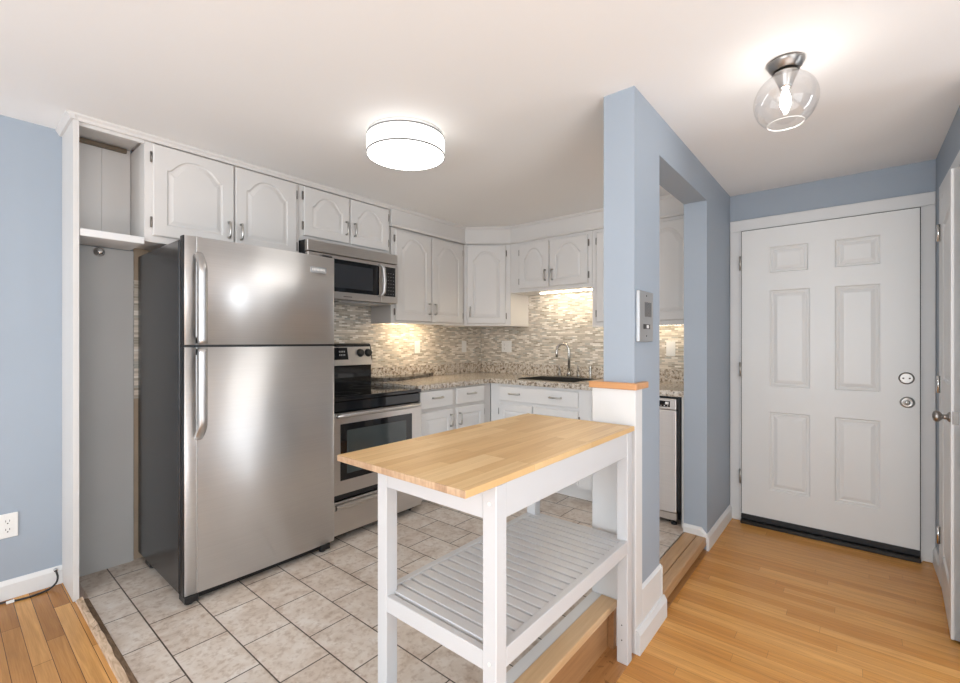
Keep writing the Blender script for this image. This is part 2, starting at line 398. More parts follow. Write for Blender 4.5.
# threshold boards and nosing in the opening
mb = MB(); mb.box(2.1885, 3.065, .768, .838, 0, ZT+.002, .002); struct('trim_3', mb, M['thresh_wood'])
mb = MB(); mb.box(2.1905, 3.065, .712, .7665, .026, ZT, .006, 2); mb.box(2.1905, 3.065, .735, .7665, 0, .026); struct('trim_4', mb, M['thresh_wood'])
# low curb left where the half wall was cut down
struct('trim_5', MB().box(.46, 1.849, .778, .848, .168, .200, .004, 2), M['curb_wood'])
struct('trim_6', MB().box(.46, 1.849, .808, .846, 0, .168), M['riser_wood'])
struct('trim_7', MB().box(.46, 1.849, .849, .892, ZT, .198, .002), M['trim'])
struct('trim_8', MB().box(1.822, 1.8495, .782, .8075, 0, .167), M['riser_wood'])
# torn wood strip between oak and tile
mb = MB(); N = 34; pr = []
for i in range(N+1):
    y = .70 + (2.80-.70)*i/N; j = lambda a: random.uniform(-a,a)
    pr.append([Vector((.4155,y,0)),Vector((.4155,y,ZT+.010+j(.002))),Vector((.437+j(.003),y,ZT+.014+j(.003))),Vector((.445+j(.004),y,ZT+.004+j(.003))),Vector((.4595,y,ZT+j(.001))),Vector((.4595,y,0))])
rows = [[mb.v(p) for p in r] for r in pr]
for A, B in zip(rows, rows[1:]):
    for k in range(6):
        f = mb.face([A[k],A[(k+1)%6],B[(k+1)%6],B[k]])
        if k in (2,3): f.material_index = 1
mb.face(rows[0]); mb.face(rows[-1]); struct('trim_9', mb, [M['rough_wood'], M['bark']])
# soffit above the taller wall cabinets
sof = [(2.288,YB),(2.288,2.813),(3.164,2.813),(3.43,2.477),(3.43,YK),(XE,YK),(XE,YB)]
struct('ceiling_soffit', MB().prism(sof, 2.212, ZC), M['cab'])
mb = MB(); pr = [(0,0),(.012,0),(.016,.012),(.022,.022),(.022,.03),(0,.03)]
crown = [((.385,2.815),(2.288,2.815),(0,-1,0),2.338)]
mb.extr(pr, (.410,2.8285,2.338), (2.287,2.8285,2.338), (0,-1.4,0), (0,0,1)); mb.extr(pr, (.412,2.80,2.338), (.412,YB,2.338), (-1.4,0,0), (0,0,1)); struct('trim_10', mb, M['cab'])
mb = MB(); pr = [(0,0),(.010,0),(.018,.012),(.018,.018),(0,.018)]
dgn = Vector((-.336,-.266,0)).normalized()
mb.extr(pr, (2.288,2.813,2.35), (3.164,2.813,2.35), (0,-1,0), (0,0,1)); mb.extr(pr, (3.164,2.813,2.35), (3.43,2.477,2.35), dgn, (0,0,1)); mb.extr(pr, (3.43,2.477,2.35), (3.43,YK,2.35), (-1,0,0), (0,0,1))
mb.extr(pr, (2.288,2.813,2.209), (3.164,2.813,2.209), (0,-1,0), (0,0,1)); mb.extr(pr, (3.164,2.813,2.209), (3.43,2.477,2.209), dgn, (0,0,1)); mb.extr(pr, (3.43,2.477,2.209), (3.43,YK,2.209), (-1,0,0), (0,0,1))
struct('trim_11', mb, M['cab'])
# mosaic backsplash
struct('wall_backsplash', MB().box(.7005, XE-.011, YB-.010, YB-.0005, .98, 1.64), M['mosaicB'])
struct('wall_backsplash', MB().box(XE-.010, XE-.0005, YK, YB-.011, .98, 1.76), M['mosaicA'])
struct('wall_bare', MB().box(.699, .80, YB-.004, YB-.0004, ZT, 1.0), M['tan'])
struct('wall_bare', MB().box(.699, .80, YB-.004, YB-.0004, 1.50, 1.83), M['tan'])
# entrance door
D = FA(XE)
d1 = MB(); d1.multi_panel(D, -.294, .629, .063, 2.089, .004, .034, [(.24,.459,1.775,1.956),(-.12,.101,1.775,1.956),(.23,.459,.985,1.655),(-.12,.101,.985,1.655),(.23,.459,.262,.81),(-.12,.101,.262,.81)])
door1 = struct('door_1', d1, M['door'])
dbp = MB().lathe(D.p(-.236,1.078,.037),(-1,0,0),[(0,.036),(.004,.036),(.008,.030),(.009,.028)],28).build('deadbolt_plate', M['knob'], door1)
for du_ in (-.014,.014): MB().lathe(D.p(-.236+du_,1.078,.046),(-1,0,0),[(0,.005),(.001,.005)],12).build('screw_hole', M['slot'], dbp)
lcp = MB().lathe(D.p(-.240,.934,.037),(-1,0,0),[(0,.034),(.004,.034),(.010,.026),(.012,.020),(.009,.018),(.009,.012),(.016,.011),(.016,.004)],28).build('lock_cylinder', M['nickel'], door1)
MB().fbox(D,-.2415,-.2385,.928,.940,.0532,.0538).build('keyway', M['slot'], lcp)
for z in (1.861,1.098,.328):
    mb = MB(); mb.lathe(D.p(.638,z-.05,.045),(0,0,1),[(0,.007),(.1,.007)],10); mb.fbox(D,.632,.646,z-.05,z+.05,.030,.042); mb.build('hinge', M['nickel'], door1)
mb = MB(); mb.fbox(D,.6292,.6338,.064,2.0945,.004,.026); mb.fbox(D,-.2988,-.2942,.064,2.0945,.004,.026); mb.fbox(D,-.294,.629,2.0892,2.0945,.004,.026); mb.build('gap_shade_strip', M['rubber_gap'], door1)  # dark strips put in for the shade in the gap around the door
MB().fbox(D,-.297,.632,.028,.064,.006,.046,.003).build('door_sweep', M['rubber_gap'], door1)
struct('trim_12', MB().fbox(D,-.297,.632,0.0,.026,.001,.075,.004), plain('dark_threshold_metal', (.035,.033,.03), .35, .6))
mb = MB()
for a,b,c,e in ((.636,.708,0,2.098),(-.363,-.301,0,2.098),(-.363,.708,2.098,2.177)):
    mb.fbox(D,a,b,c,e,0,.020,.004); mb.fbox(D,a+(.0 if a>0 or b-a>.5 else .0),b,c,e,0,.012)
mb.fbox(D,.634,.640,0,2.1,0,.034); mb.fbox(D,-.305,-.299,0,2.1,0,.034); mb.fbox(D,-.305,.64,2.095,2.101,0,.034)
struct('trim_13', mb, M['trim'])
# closet door in the right wall, slightly ajar
C0 = Vector((3.375,YR+.012,0)); cd = Vector((2.80-3.375, .030, 0)).normalized(); cn = Vector((-cd.y, cd.x, 0)); cn = cn if cn.y > 0 else -cn
CF = Frame(C0, cd, cn)
mb = MB(); mb.multi_panel(CF, 0, .575, .012, 2.045, -.03, .034, [(.10,.475,.20,.95),(.10,.475,1.10,1.90)])
closet = mb.build('door_2', M['trim'], kind='structure')
mb = MB(); mb.lathe(CF.p(.552,.968,.004), cn, [(0,.022),(.004,.022),(.008,.018),(.012,.011),(.024,.010),(.028,.016),(.036,.024),(.046,.025),(.054,.019),(.057,.006)], 24); mb.build('door_knob', M['knob'], closet)
mb = MB(); mb.hexa([CF.p(.5752,.940,-.022),CF.p(.5764,.940,-.022),CF.p(.5764,.940,.0),CF.p(.5752,.940,.0),CF.p(.5752,.995,-.022),CF.p(.5764,.995,-.022),CF.p(.5764,.995,.0),CF.p(.5752,.995,.0)]); mb.build('latch_plate', M['dark_nickel'], closet)
for z in (1.872,1.072,.275):
    mb = MB(); mb.lathe((3.384,YR+.026,z-.045),(0,0,1),[(0,.007),(.09,.007)],10); mb.box(3.384,3.42,YR+.0165,YR+.0185,z-.045,z+.045); mb.build('hinge', M['chrome'], closet)
mb = MB(); mb.box(3.388,3.458,YR,YR+.016,0,2.06,.003); mb.box(2.80-.07,2.785,YR,YR+.016,0,2.06,.003); mb.box(2.73,3.458,YR,YR+.016,2.06,2.13,.003); struct('trim_14', mb, M['trim'])
# living room windows out of view
def window(n, F, u0, u1, z0, z1):
    mb = MB()
    for a,b,c,e in ((u0-.08,u0,z0-.08,z1+.08),(u1,u1+.08,z0-.08,z1+.08),(u0,u1,z1,z1+.08),(u0,u1,z0-.08,z0),((u0+u1)/2-.02,(u0+u1)/2+.02,z0,z1)): mb.fbox(F,a,b,c,e,0,.03)
    w = struct('window_%d'%n, mb, M['trim']); mb = MB(); mb.fbox(F,u0,u1,z0,z1,.001,.005); mb.build('pane', M['daylight'], w)
window(1, Frame((-3.0,0,0),(0,1,0),(1,0,0)), -.9, 2.1, .5, 2.2)
window(2, Frame((0,-2.6,0),(1,0,0),(0,1,0)), -2.6, .8, .5, 2.2)
window(3, Frame((0,-2.6,0),(1,0,0),(0,1,0)), 2.60, 2.84, .25, 2.25)  # unseen narrow window, invented for hall light and a streak on the fridge

# ------------------------------------------------------------------ cabinets
def pull(F, u, z, n, vert, L=.088):
    h = L/2; o = .026; mb = MB()
    pts = [(0,-h,0),(0,-h,o*.75),(0,-h*.86,o),(0,0,o*1.08),(0,h*.86,o),(0,h,o*.75),(0,h,0)]
    P = [F.p(u + (0 if vert else b), z + (b if vert else 0), n + c) for _,b,c in pts]
    mb.tube(P, [.0078,.0063,.0063,.007,.0063,.0063,.0078], 8); return mb
def hinge(F, u, z, n):
    mb = MB(); mb.fbox(F,u-.006,u+.006,z-.028,z+.028,n-.004,n+.004,.001); mb.lathe(F.p(u,z-.022,n+.004),(0,0,1),[(0,.0045),(.044,.0045)],8); return mb
def add_door(root, F, u0, u1, z0, z1, n, mat, hside, hz, rise=.0, m=.058, top=None, hinge_z=None, pull_vert=True, off=.03):
    """hside = +1: pull near u1, hinges at u0"""
    mb = MB(); mb.panel_door(F, u0, u1, z0, z1, n, .019, m, rise, top); d = mb.build('door', mat, root)
    pu = u1-off if hside > 0 else u0+off; hu = u0-.004 if hside > 0 else u1+.004
    if hz is not None: pull(F, pu, hz, n+.018, True).build('handle', M['nickel'], d)
    for z in (hinge_z or ((z0+.07, z1-.07))): hinge(F, hu, z, n+.006).build('hinge', M['hinge'], d)
    return d
F = FB(2.83)
# open shelf unit with the tall end panel
r = thing('open_cabinet', (.55,2.95,1.80), 'empty open wall cabinet with white shelf at left end of cabinet row', 'cabinet')
mb = MB(); mb.box(.406,.428,2.812,YB-.001,ZT+.0,2.338); mb.build('side_panel', M['cab'], r, 'tall white end panel reaching down to the floor')
MB().box(.430,.684,2.815,3.085,1.800,1.836,.003).build('shelf', M['cabw'], r)
MB().box(.430,.684,2.83,3.085,2.353,2.366).build('top_panel', M['cab'], r)
mb = MB(); mb.box(.430,.560,3.086,3.094,1.836,2.352); mb.box(.5608,.684,3.085,3.094,1.836,2.352); mb.build('back_panel', M['cab'], r)
mb = MB(); mb.fbox(F,.430,.684,2.322,2.338,-.012,.004); mb.build('top_rail', M['cab'], r)
MB().box(.440,.664,3.060,3.080,2.326,2.348,.002).build('cleat', M['rod'], r, 'brown wooden cleat under the top')
# tall grey board on the wall beside the fridge, with its hook
o = MB().box(.431,.698,3.083,3.0985,ZT,1.798,.001).build('wall_panel', M['grayboard'], label='tall plain grey board against the wall left of the refrigerator', cat='panel')
mb = MB(); mb.lathe((.548,3.082,1.772),(0,-1,0),[(0,.024),(.004,.024),(.007,.012),(.02,.010),(.026,.017),(.034,.018),(.040,.008)],20)
mb.build('coat_hook', M['chrome'], label='round chrome coat hook screwed to the grey board below the open shelf', cat='hook')
def wall_cab(name, F, u0, u1, z0, z1, depth, label, lip=0):
    p = F.p((u0+u1)/2, z0, -depth/2)
    r = thing(name, p, label, 'cabinet', 'cabinets along the kitchen walls')
    mb = MB(); mb.fbox(F,u0,u1,z0+lip,z1,-depth,0,.001)
    if lip: mb.fbox(F,u0,u1,z0,z0+lip,-.02,0); mb.fbox(F,u0,u0+.016,z0,z0+lip,-depth,-.02); mb.fbox(F,u1-.016,u1,z0,z0+lip,-depth,-.02)
    mb.build('body', M['cab'], r); return r
r = wall_cab('wall_cabinet', F, .686, 1.529, 1.818, 2.338, .265, 'wide two door wall cabinet above the refrigerator')
add_door(r, F, .719, 1.118, 1.852, 2.332, .001, M['cab'], 1, 1.948, .075, .062, .05)
add_door(r, F, 1.126, 1.506, 1.852, 2.332, .001, M['cab'], -1, 1.948, .075, .062, .05)
r = wall_cab('wall_cabinet', F, 1.531, 2.286, 1.972, 2.338, .265, 'short two door wall cabinet directly above the microwave')
add_door(r, F, 1.558, 1.908, 2.004, 2.332, .001, M['cab'], 1, 2.11, .075, .058, .048, (2.07,2.27))
add_door(r, F, 1.918, 2.262, 2.004, 2.332, .001, M['cab'], -1, 2.11, .075, .058, .048, (2.07,2.27))
r = wall_cab('wall_cabinet', F, 2.300, 3.163, 1.445, 2.208, .258, 'tall two door wall cabinet right of the microwave', .018)
add_door(r, F, 2.335, 2.728, 1.466, 2.192, .001, M['cab'], 1, 1.575, .085, .06, .05)
add_door(r, F, 2.738, 3.134, 1.466, 2.192, .001, M['cab'], -1, 1.575, .085, .06, .05)
# diagonal corner cabinet
du = Vector((.266,-.336,0)); dl = du.length; du.normalize()
DF = Frame((3.164,2.83,0), du, dgn)
r = thing('corner_cabinet', (3.46,2.80,1.445), 'single door diagonal wall cabinet in the corner of the kitchen', 'cabinet')
MB().prism([(3.1645,2.832),(3.4305,2.484),(3.4305,2.480),(3.733,2.480),(3.733,3.088),(3.1645,3.088)],1.445,2.208).build('body', M['cab'], r)
add_door(r, DF, .032, dl-.034, 1.466, 2.192, .004, M['cab'], -1, 1.575, .085, .055, .05)
G = FA(3.43)
r = wall_cab('wall_cabinet', G, 1.657, 2.478, 1.748, 2.208, .302, 'short two door wall cabinet over the sink')
add_door(r, G, 2.060, 2.372, 1.778, 2.182, .001, M['cab'], -1, 1.88, .08, .058, .048)
add_door(r, G, 1.690, 2.050, 1.778, 2.182, .001, M['cab'], 1, 1.88, .08, .058, .048)
r = wall_cab('wall_cabinet', G, .843, 1.655, 1.418, 2.208, .302, 'tall two door wall cabinet over the dishwasher, seen through the wall opening', .018)
add_door(r, G, 1.255, 1.612, 1.455, 2.182, .001, M['cab'], -1, 1.56, .085, .06, .05)
add_door(r, G, .885, 1.245, 1.455, 2.182, .001, M['cab'], 1, 1.56, .085, .06, .05)

# base cabinets
H = FB(2.48); K = FA(3.13)
r = thing('base_cabinet', (2.67,2.78,ZT), 'white base cabinet with two drawers and two doors beside the range', 'cabinet')
mb = MB(); mb.fbox(H,2.242,3.128,ZT+.10,.934,-.60,0,.001); mb.fbox(H,2.242,3.128,ZT,ZT+.10,-.60,-.07); mb.build('body', M['cab'], r)
for a,b in ((2.275,2.625),(2.672,3.020)):
    d = MB().fbox(H,a,b,.792,.922,.001,.019,.004).build('drawer', M['cabw'], r)
    pull(H,(a+b)/2,.868,.018,False,.10).build('handle', M['nickel'], d)
add_door(r, H, 2.275, 2.625, .20, .765, .001, M['cabw'], 1, .675, 0, .055)
add_door(r, H, 2.672, 3.020, .20, .765, .001, M['cabw'], -1, .675, 0, .055)
r = thing('sink_cabinet', (3.43,2.0,ZT), 'white sink base cabinet under the steel sink', 'cabinet')
mb = MB()
mb.fbox(K,1.513,2.476,ZT+.10,.934,-.03,0); mb.fbox(K,1.513,1.53,ZT+.10,.934,-.60,-.03); mb.fbox(K,2.40,2.476,ZT+.10,.934,-.60,-.03)
mb.fbox(K,1.53,2.40,ZT+.10,ZT+.12,-.60,-.03); mb.fbox(K,1.513,2.476,ZT,ZT+.10,-.60,-.06); mb.build('body', M['cabw'], r)
d = MB().fbox(K,1.620,2.376,.790,.912,.001,.019,.004).build('drawer', M['cabw'], r)
for u in (2.208,1.815): pull(K,u,.855,.018,False,.10).build('handle', M['nickel'], d)
add_door(r, K, 2.034, 2.376, .20, .765, .001, M['cabw'], -1, .66, 0, .055)
add_door(r, K, 1.620, 2.024, .20, .765, .001, M['cabw'], 1, .66, 0, .055)
MB().box(3.112,3.70,.848,.872,ZT,.934).build('filler_panel', M['trim'], label='narrow white filler panel between the dishwasher and the wall opening', cat='panel')
# worktop with upstand and sink cut-out
sx0, sx1, sy0, sy1 = 3.20, 3.590, 1.70, 2.24
r = thing('countertop', (3.2,2.5,.935), 'L shaped speckled brown granite worktop running around the corner', 'countertop')
mb = MB(); z0, z1 = .935, .975
for a,b,c,e in ((2.236,3.10,2.455,3.088),(3.10,sx0,YK+.002,3.088),(sx1,XE-.012,YK+.002,3.088),(sx0,sx1,YK+.002,sy0),(sx0,sx1,sy1,3.088)): mb.box(a,b,c,e,z0,z1)
mb.build('slab', M['granite'], r)
mb = MB(); mb.box(2.236,XE-.012,3.066,3.0885,z1,1.078,.002); mb.box(XE-.034,XE-.012,YK+.002,3.066,z1,1.078,.002); mb.build('upstand', M['granite'], r)
# sink
mb = MB(); zb = .80; a0, a1, b0, b1 = sx0+.0006, sx1-.0006, sy0+.0006, sy1-.0006
mb.box(a0,a0+.004,b0,b1,zb,.977); mb.box(a1-.004,a1,b0,b1,zb,.977); mb.box(a0,a1,b0,b0+.004,zb,.977); mb.box(a0,a1,b1-.004,b1,zb,.977); mb.box(a0,a1,b0,b1,zb-.006,zb)
sk = thing('kitchen_sink', (3.39,1.99,zb-.006), 'stainless steel sink set under the granite worktop', 'sink')
mb.build('basin', plain('dark_sink_steel',(.10,.095,.085),.35,.6), sk); mb = MB()
for a,b,c,e in ((a0-.012,a0+.003,b0-.012,b1+.012),(a1-.003,a1+.012,b0-.012,b1+.012),(a0,a1,b0-.012,b0+.003),(a0,a1,b1-.003,b1+.012)): mb.box(a,b,c,e,.9753,.9785)
mb.build('rim', M['steel2'], sk)
MB().lathe((3.4,1.99,zb+.0005),(0,0,1),[(0,.045),(.003,.043),(.003,.02),(.001,.01)],20).build('drain', M['chrome'], sk)
# faucet
fx = 3.645
r = thing('faucet', (fx,2.0,.975), 'tall chrome gooseneck faucet with two lever handles behind the sink', 'faucet')
MB().box(fx-.028,fx+.028,1.87,2.10,.9752,.987,.008,2).build('base_plate', M['faucet'], r)
pts = [(fx,1.985,.985),(fx,1.985,1.19)]
for k in range(0,13):
    a = math.pi*k/12; pts.append((fx-.02*(1-math.cos(a))*.5, 2.042+.057*math.cos(math.pi-a), 1.215+.062*math.sin(a)))
pts += [(fx-.022,2.099,1.19),(fx-.022,2.099,1.155)]
MB().tube(pts, .0125, 12).lathe((fx,1.985,.985),(0,0,1),[(0,.022),(.03,.020),(.045,.013)],16).build('spout', M['faucet'], r)
for y in (1.89,2.08):
    mb = MB(); mb.lathe((fx,y,.985),(0,0,1),[(0,.020),(.02,.018),(.028,.010),(.055,.008),(.06,.004)],16); mb.tube([(fx,y,1.035),(fx-.01,y,1.05),(fx-.018,y,1.085)],[.007,.006,.005],8); mb.build('handle', M['faucet'], r)
mb = MB(); mb.lathe((3.62,1.765,.9752),(0,0,1),[(0,.020),(.008,.020),(.02,.013),(.07,.011),(.10,.014),(.118,.012),(.122,.004)],16)
mb.build('sink_sprayer', M['faucet'], label='slim chrome side sprayer standing right of the faucet', cat='sprayer')
# loose granite offcut
MB().prism([(2.26,2.985),(2.30,2.925),(2.38,2.885),(2.49,2.878),(2.965,3.028),(2.972,3.045),(2.955,3.062),(2.26,3.062)],.9755,1.006,.003).build('granite_slab', M['granite_dark'], label='loose granite offcut lying flat on the worktop beside the range', cat='slab')
# dishwasher
r = thing('dishwasher', (3.4,1.2,ZT), 'stainless dishwasher under the worktop, seen through the wall opening', 'dishwasher')
Q_ = FA(3.125)
mb = MB(); mb.fbox(Q_,.888,1.508,.17,.930,-.55,-.014); mb.fbox(Q_,.90,1.50,ZT+.02,.17,-.5,-.06); mb.build('body', M['black'], r)
MB().fbox(Q_,.905,1.500,.165,.842,-.013,.016,.006,2).build('door', M['steel'], r)
cp = MB().fbox(Q_,.905,1.500,.845,.918,-.013,.018,.005,2).build('control_panel', M['steel2'], r)
mb = MB(); mb.fbox(Q_,.945,1.16,.862,.902,.0182,.0195); mb.build('display', M['blackgloss'], cp)
for k in range(5): MB().lathe(Q_.p(.958+.022*k,.870,.0196),(-1,0,0),[(0,.003),(.0008,.003)],8).build('button', M['plastic'], cp)
MB().fbox(Q_,.953,.975,.880,.896,.0196,.0204).build('button', M['plastic'], cp)
mb = MB(); mb.fbox(Q_,.905,1.500,.110,.160,-.03,.004,.004); mb.build('kick_plate', M['steel2'], r)
for u in (.93,1.48): MB().lathe(Q_.p(u,ZT,-.02),(0,0,1),[(0,.018),(.012,.018),(.014,.008),(.05,.008)],12).build('foot', M['black'], r)

# ------------------------------------------------------------------ refrigerator
r = thing('refrigerator', (1.11,2.75,ZT), 'stainless top freezer refrigerator with black sides and two long handles', 'refrigerator')
fa, fb, fy = .719, 1.494, 2.410
MB().box(fa-.004,fb,fy,3.07,.125,1.772,.006,2).build('body', M['blackmetal'], r)
P = FB(fy)
def fridge_door(z0, z1, name):
    # bowed stainless skin with rolled vertical edges, swept along z
    mb = MB(); n = 28; prof = []
    u0, u1 = fa, fb+.005
    for k in range(n+1):
        t = k/n; u = u0 + .012 + (u1-u0-.024)*t
        y = .052 + .012*(1-(2*t-1)**2)
        prof.append((u, y))
    prof = [(u0,.006),(u0,.044),(u0+.004,.050)] + prof + [(u1-.004,.050),(u1,.044),(u1,.006)]
    a = [mb.v(P.p(u,z0,y)) for u,y in prof]; b = [mb.v(P.p(u,z1,y)) for u,y in prof]; m = len(prof)
    for i in range(m-1): mb.face([a[i],a[i+1],b[i+1],b[i]], True)
    mb.face([a[-1],a[0],b[0],b[-1]]); mb.face(a); mb.face(b)
    o = mb.build(name, [M['steel'], M['black']], r)
    for q in o.data.polygons:
        if abs(q.normal.x) > .8: q.material_index = 1
    return o
fz = fridge_door(1.283, 1.786, 'freezer_door'); fd = fridge_door(.128, 1.271, 'fridge_door')
def fhandle(z0, z1, top):
    # flat bow handle: curls into the door at one end, meets the seam at the other
    mb = MB(); u = .781; pts = []
    zs = [z0 + (z1-z0)*k/24 for k in range(25)]
    for z in zs:
        e = (z1 - z) if top else (z - z0)
        out = .062*min(1,math.sin(min(1,e/.09)*math.pi/2)) 
        pts.append((z, .048 + out))
    w = .021
    L = []
    for z,y in pts:
        L.append([mb.v(P.p(u+a,z,y+b)) for a,b in ((-w,-.010),(-w*.8,.004),(-w*.3,.010),(w*.3,.010),(w*.8,.004),(w,-.010))])
    for A,B in zip(L,L[1:]):
        for k in range(6): mb.face([A[k],A[(k+1)%6],B[(k+1)%6],B[k]], k!=5)
    mb.face(L[0]); mb.face(L[-1])
    zz = z0 if top else z1; d = -1 if top else 1
    mb.fbox(P,u-.012,u+.012,min(zz,zz-d*.03),max(zz,zz-d*.03),.05,.108)
    return mb
fhandle(1.288,1.715,True).build('handle', M['steeledge'], fz); fhandle(.840,1.264,False).build('handle', M['steeledge'], fd)
for d_, z0, z1 in ((fz,1.284,1.789),(fd,.129,1.270)):
    mb = MB(); mb.fbox(P,fa+.050,fa+.056,z0,z1,.0525,.0570,.001); mb.build('edge_trim', M['steeledge'], d_)
mb = MB(); mb.fbox(P,1.340,1.440,1.688,1.722,.0568,.0605,.001); bd = mb.build('badge', M['alu'], fz)
mb = MB()
for k in range(9): mb.fbox(P,1.350+.0090*k,1.356+.0090*k,1.700,1.712,.0606,.0612)
mb.build('lettering', M['plastic'], bd)
mb = MB(); mb.fbox(P,fa+.005,fb-.005,1.2715,1.2825,-.01,.046); mb.fbox(P,fa+.004,fb-.004,.135,1.78,-.001,.006); mb.build('gasket', M['black'], r)
mb = MB(); mb.fbox(P,fa+.02,fb-.02,.095,.125,-.02,.030)
for k in range(3): mb.fbox(P,fa+.03,fb-.03,.099+.009*k,.103+.009*k,.030,.034)
mb.build('base_grille', M['black'], r)
for u in (fa+.03,fb-.06):
    for n0 in (.012,-.52):
        mb = MB(); mb.fbox(P,u-.028,u+.03,.095,.126,n0-.03,n0+.05,.003); mb.lathe(P.p(u,ZT,n0+.01),(0,0,1),[(0,.018),(.016,.018)],12); mb.build('foot', M['black'], r)
mb = MB(); mb.fbox(P,fb-.07,fb-.005,1.7865,1.800,-.03,.045,.004); mb.build('hinge_cover', M['black'], r)

# ------------------------------------------------------------------ range
r = thing('range', (1.86,2.75,ZT), 'stainless freestanding electric range with black glass cooktop', 'range')
ra, rb = 1.510, 2.228; V = FB(2.43)
MB().fbox(V,ra,rb,.125,.932,-.63,0,.003).build('body', M['blackmetal'], r)
ck = MB().fbox(V,ra-.006,rb+.006,.932,.957,-.58,.022,.006,2).build('cooktop', M['blackgloss'], r)
for u,n,q in ((1.70,-.14,.105),(2.04,-.14,.085),(1.70,-.42,.08),(2.04,-.42,.105)):
    MB().lathe(V.p(u,.9571,n),(0,0,1),[(0,q),(.0004,q),(.0004,q-.004),(.0,q-.004)],40,False).build('burner_ring', plain('grey_burner_mark',(.10,.10,.10),.2), ck)
bgd = MB(); bgd.extr([(0,0),(.07,0),(.07,.17),(.085,.20),(.060,.318),(.045,.326),(0,.326)], (ra-.002,3.062,.957), (rb+.002,3.062,.957), (0,-1,0), (0,0,1)); bgd = bgd.build('backguard', M['blackgloss'], r)
# tilted stainless fascia on the backguard
fo = Vector((0,3.062-.0858,.957+.197)); fup = Vector((0,.025,.118)).normalized(); fnn = Vector((0,-.118,.025)).normalized()
def fas(u0,u1,v0,v1,n0,n1,mb,bev=0): 
    q = lambda u,v,n: fo + Vector((u,0,0)) + fup*v + fnn*n
    return mb.hexa([q(u0,v0,n0),q(u1,v0,n0),q(u1,v0,n1),q(u0,v0,n1),q(u0,v1,n0),q(u1,v1,n0),q(u1,v1,n1),q(u0,v1,n1)],bev)
pf = fas(ra+.008,rb-.008,-.04,.106,.001,.006,MB(),.002).build('control_panel', M['steel2'], bgd)
fas(1.74,2.005,.005,.098,.0062,.0075,MB()).build('display', M['blackgloss'], pf)
mb = MB()
for i in range(4):
    for j in range(2): fas(1.93+.014*i,1.938+.014*i,.035+.026*j,.047+.026*j,.0076,.0082,mb)
mb.build('buttons', M['alu'], pf)
for u in (1.560,1.636,2.118,2.192):
    mb = MB(); mb.lathe(fo+Vector((u,0,0))+fup*.055+fnn*.006, fnn, [(0,.032),(.004,.032),(.006,.027),(.022,.025),(.024,.020)],24); mb.build('knob', M['black'], pf)
mb = MB(); mb.fbox(V,ra,rb,.866,.930,.001,.018,.004); mb.build('vent_trim', M['blackgloss'], r)
od = MB().fbox(V,ra,rb,.368,.862,.001,.034,.005,2).build('oven_door', M['steel2'], r)
MB().fbox(V,ra+.05,rb-.095,.452,.795,.0342,.037,.001).build('window_frame', M['blackgloss'], od)
MB().fbox(V,ra+.095,rb-.15,.49,.755,.0372,.0385,.0005).build('window', M['ovenglass'], od)
mb = MB(); hp = [(ra+.03,.846,.030),(ra+.03,.848,.050),(ra+.05,.849,.060),(rb-.06,.849,.060),(rb-.04,.848,.050),(rb-.04,.846,.030)]
mb.tube([V.p(u,z,n) for u,z,n in hp], .0135, 12); mb.build('handle', M['steeledge'], od)
dr = MB(); dr.fbox(V,ra,rb,.128,.330,.001,.034,.005,2)
dr = dr.build('drawer', M['steel2'], r)
mb = MB(); mb.extr([(0,0),(.004,.0),(.024,.012),(.030,.026),(.018,.036),(0,.040)], V.p(ra+.012,.278,.034), V.p(rb-.012,.278,.034), (0,-1,0), (0,0,1)); mb.build('handle', M['steel2'], dr)
MB().fbox(V,ra+.004,rb-.004,.331,.367,.001,.012).build('gap_trim', M['black'], r)
mb = MB(); mb.fbox(V,ra+.02,rb-.02,ZT+.015,.125,-.6,-.03); mb.build('base', M['black'], r)
for u in (ra+.04,rb-.04):
    for n in (-.06,-.56): MB().lathe(V.p(u,ZT,n),(0,0,1),[(0,.018),(.018,.018)],12).build('foot', M['black'], r)

# ------------------------------------------------------------------ microwave
r = thing('microwave', (1.9,2.9,1.585), 'stainless over the range microwave with black window', 'microwave')
ma, mc = 1.535, 2.285; U = FB(2.765)
MB().fbox(U,ma,mc,1.590,1.968,-.31,0,.003).build('body', M['black'], r)
MB().fbox(U,ma,mc,1.892,1.966,.001,.036,.003).build('vent_grille', M['steel2'], r)
md = MB().fbox(U,ma,2.120,1.590,1.886,.001,.038,.005,2).build('door', M['steel2'], r)
MB().fbox(U,ma+.055,2.105,1.640,1.862,.0382,.0405,.001).build('window_frame', M['blackgloss'], md)
MB().fbox(U,ma+.105,2.045,1.668,1.832,.0407,.0412).build('window', plain('smoked_glass',(.035,.037,.042),.12), md)
mb = MB(); mb.fbox(U,1.80,1.87,1.606,1.614,.0382,.0386); mb.build('badge', plain('grey_print',(.22,.2,.19),.5), md)
mb = MB(); mb.tube([U.p(2.095,1.868,.036),U.p(2.112,1.862,.062),U.p(2.122,1.84,.074),U.p(2.124,1.755,.080),U.p(2.122,1.665,.074),U.p(2.112,1.640,.062),U.p(2.095,1.634,.036)], [.008,.012,.013,.013,.013,.012,.008], 12); mb.build('handle', M['steeledge'], md)
cp = MB().fbox(U,2.124,mc,1.590,1.886,.001,.038,.005,2).build('control_panel', M['steel2'], r)
MB().fbox(U,2.150,2.258,1.640,1.862,.0382,.0395,.001).build('keypad', M['blackgloss'], cp)
for i in range(4):
    for j in range(7): MB().fbox(U,2.164+.024*i,2.170+.024*i,1.656+.026*j,1.659+.026*j,.0396,.0402).build('button', M['alu'], cp)
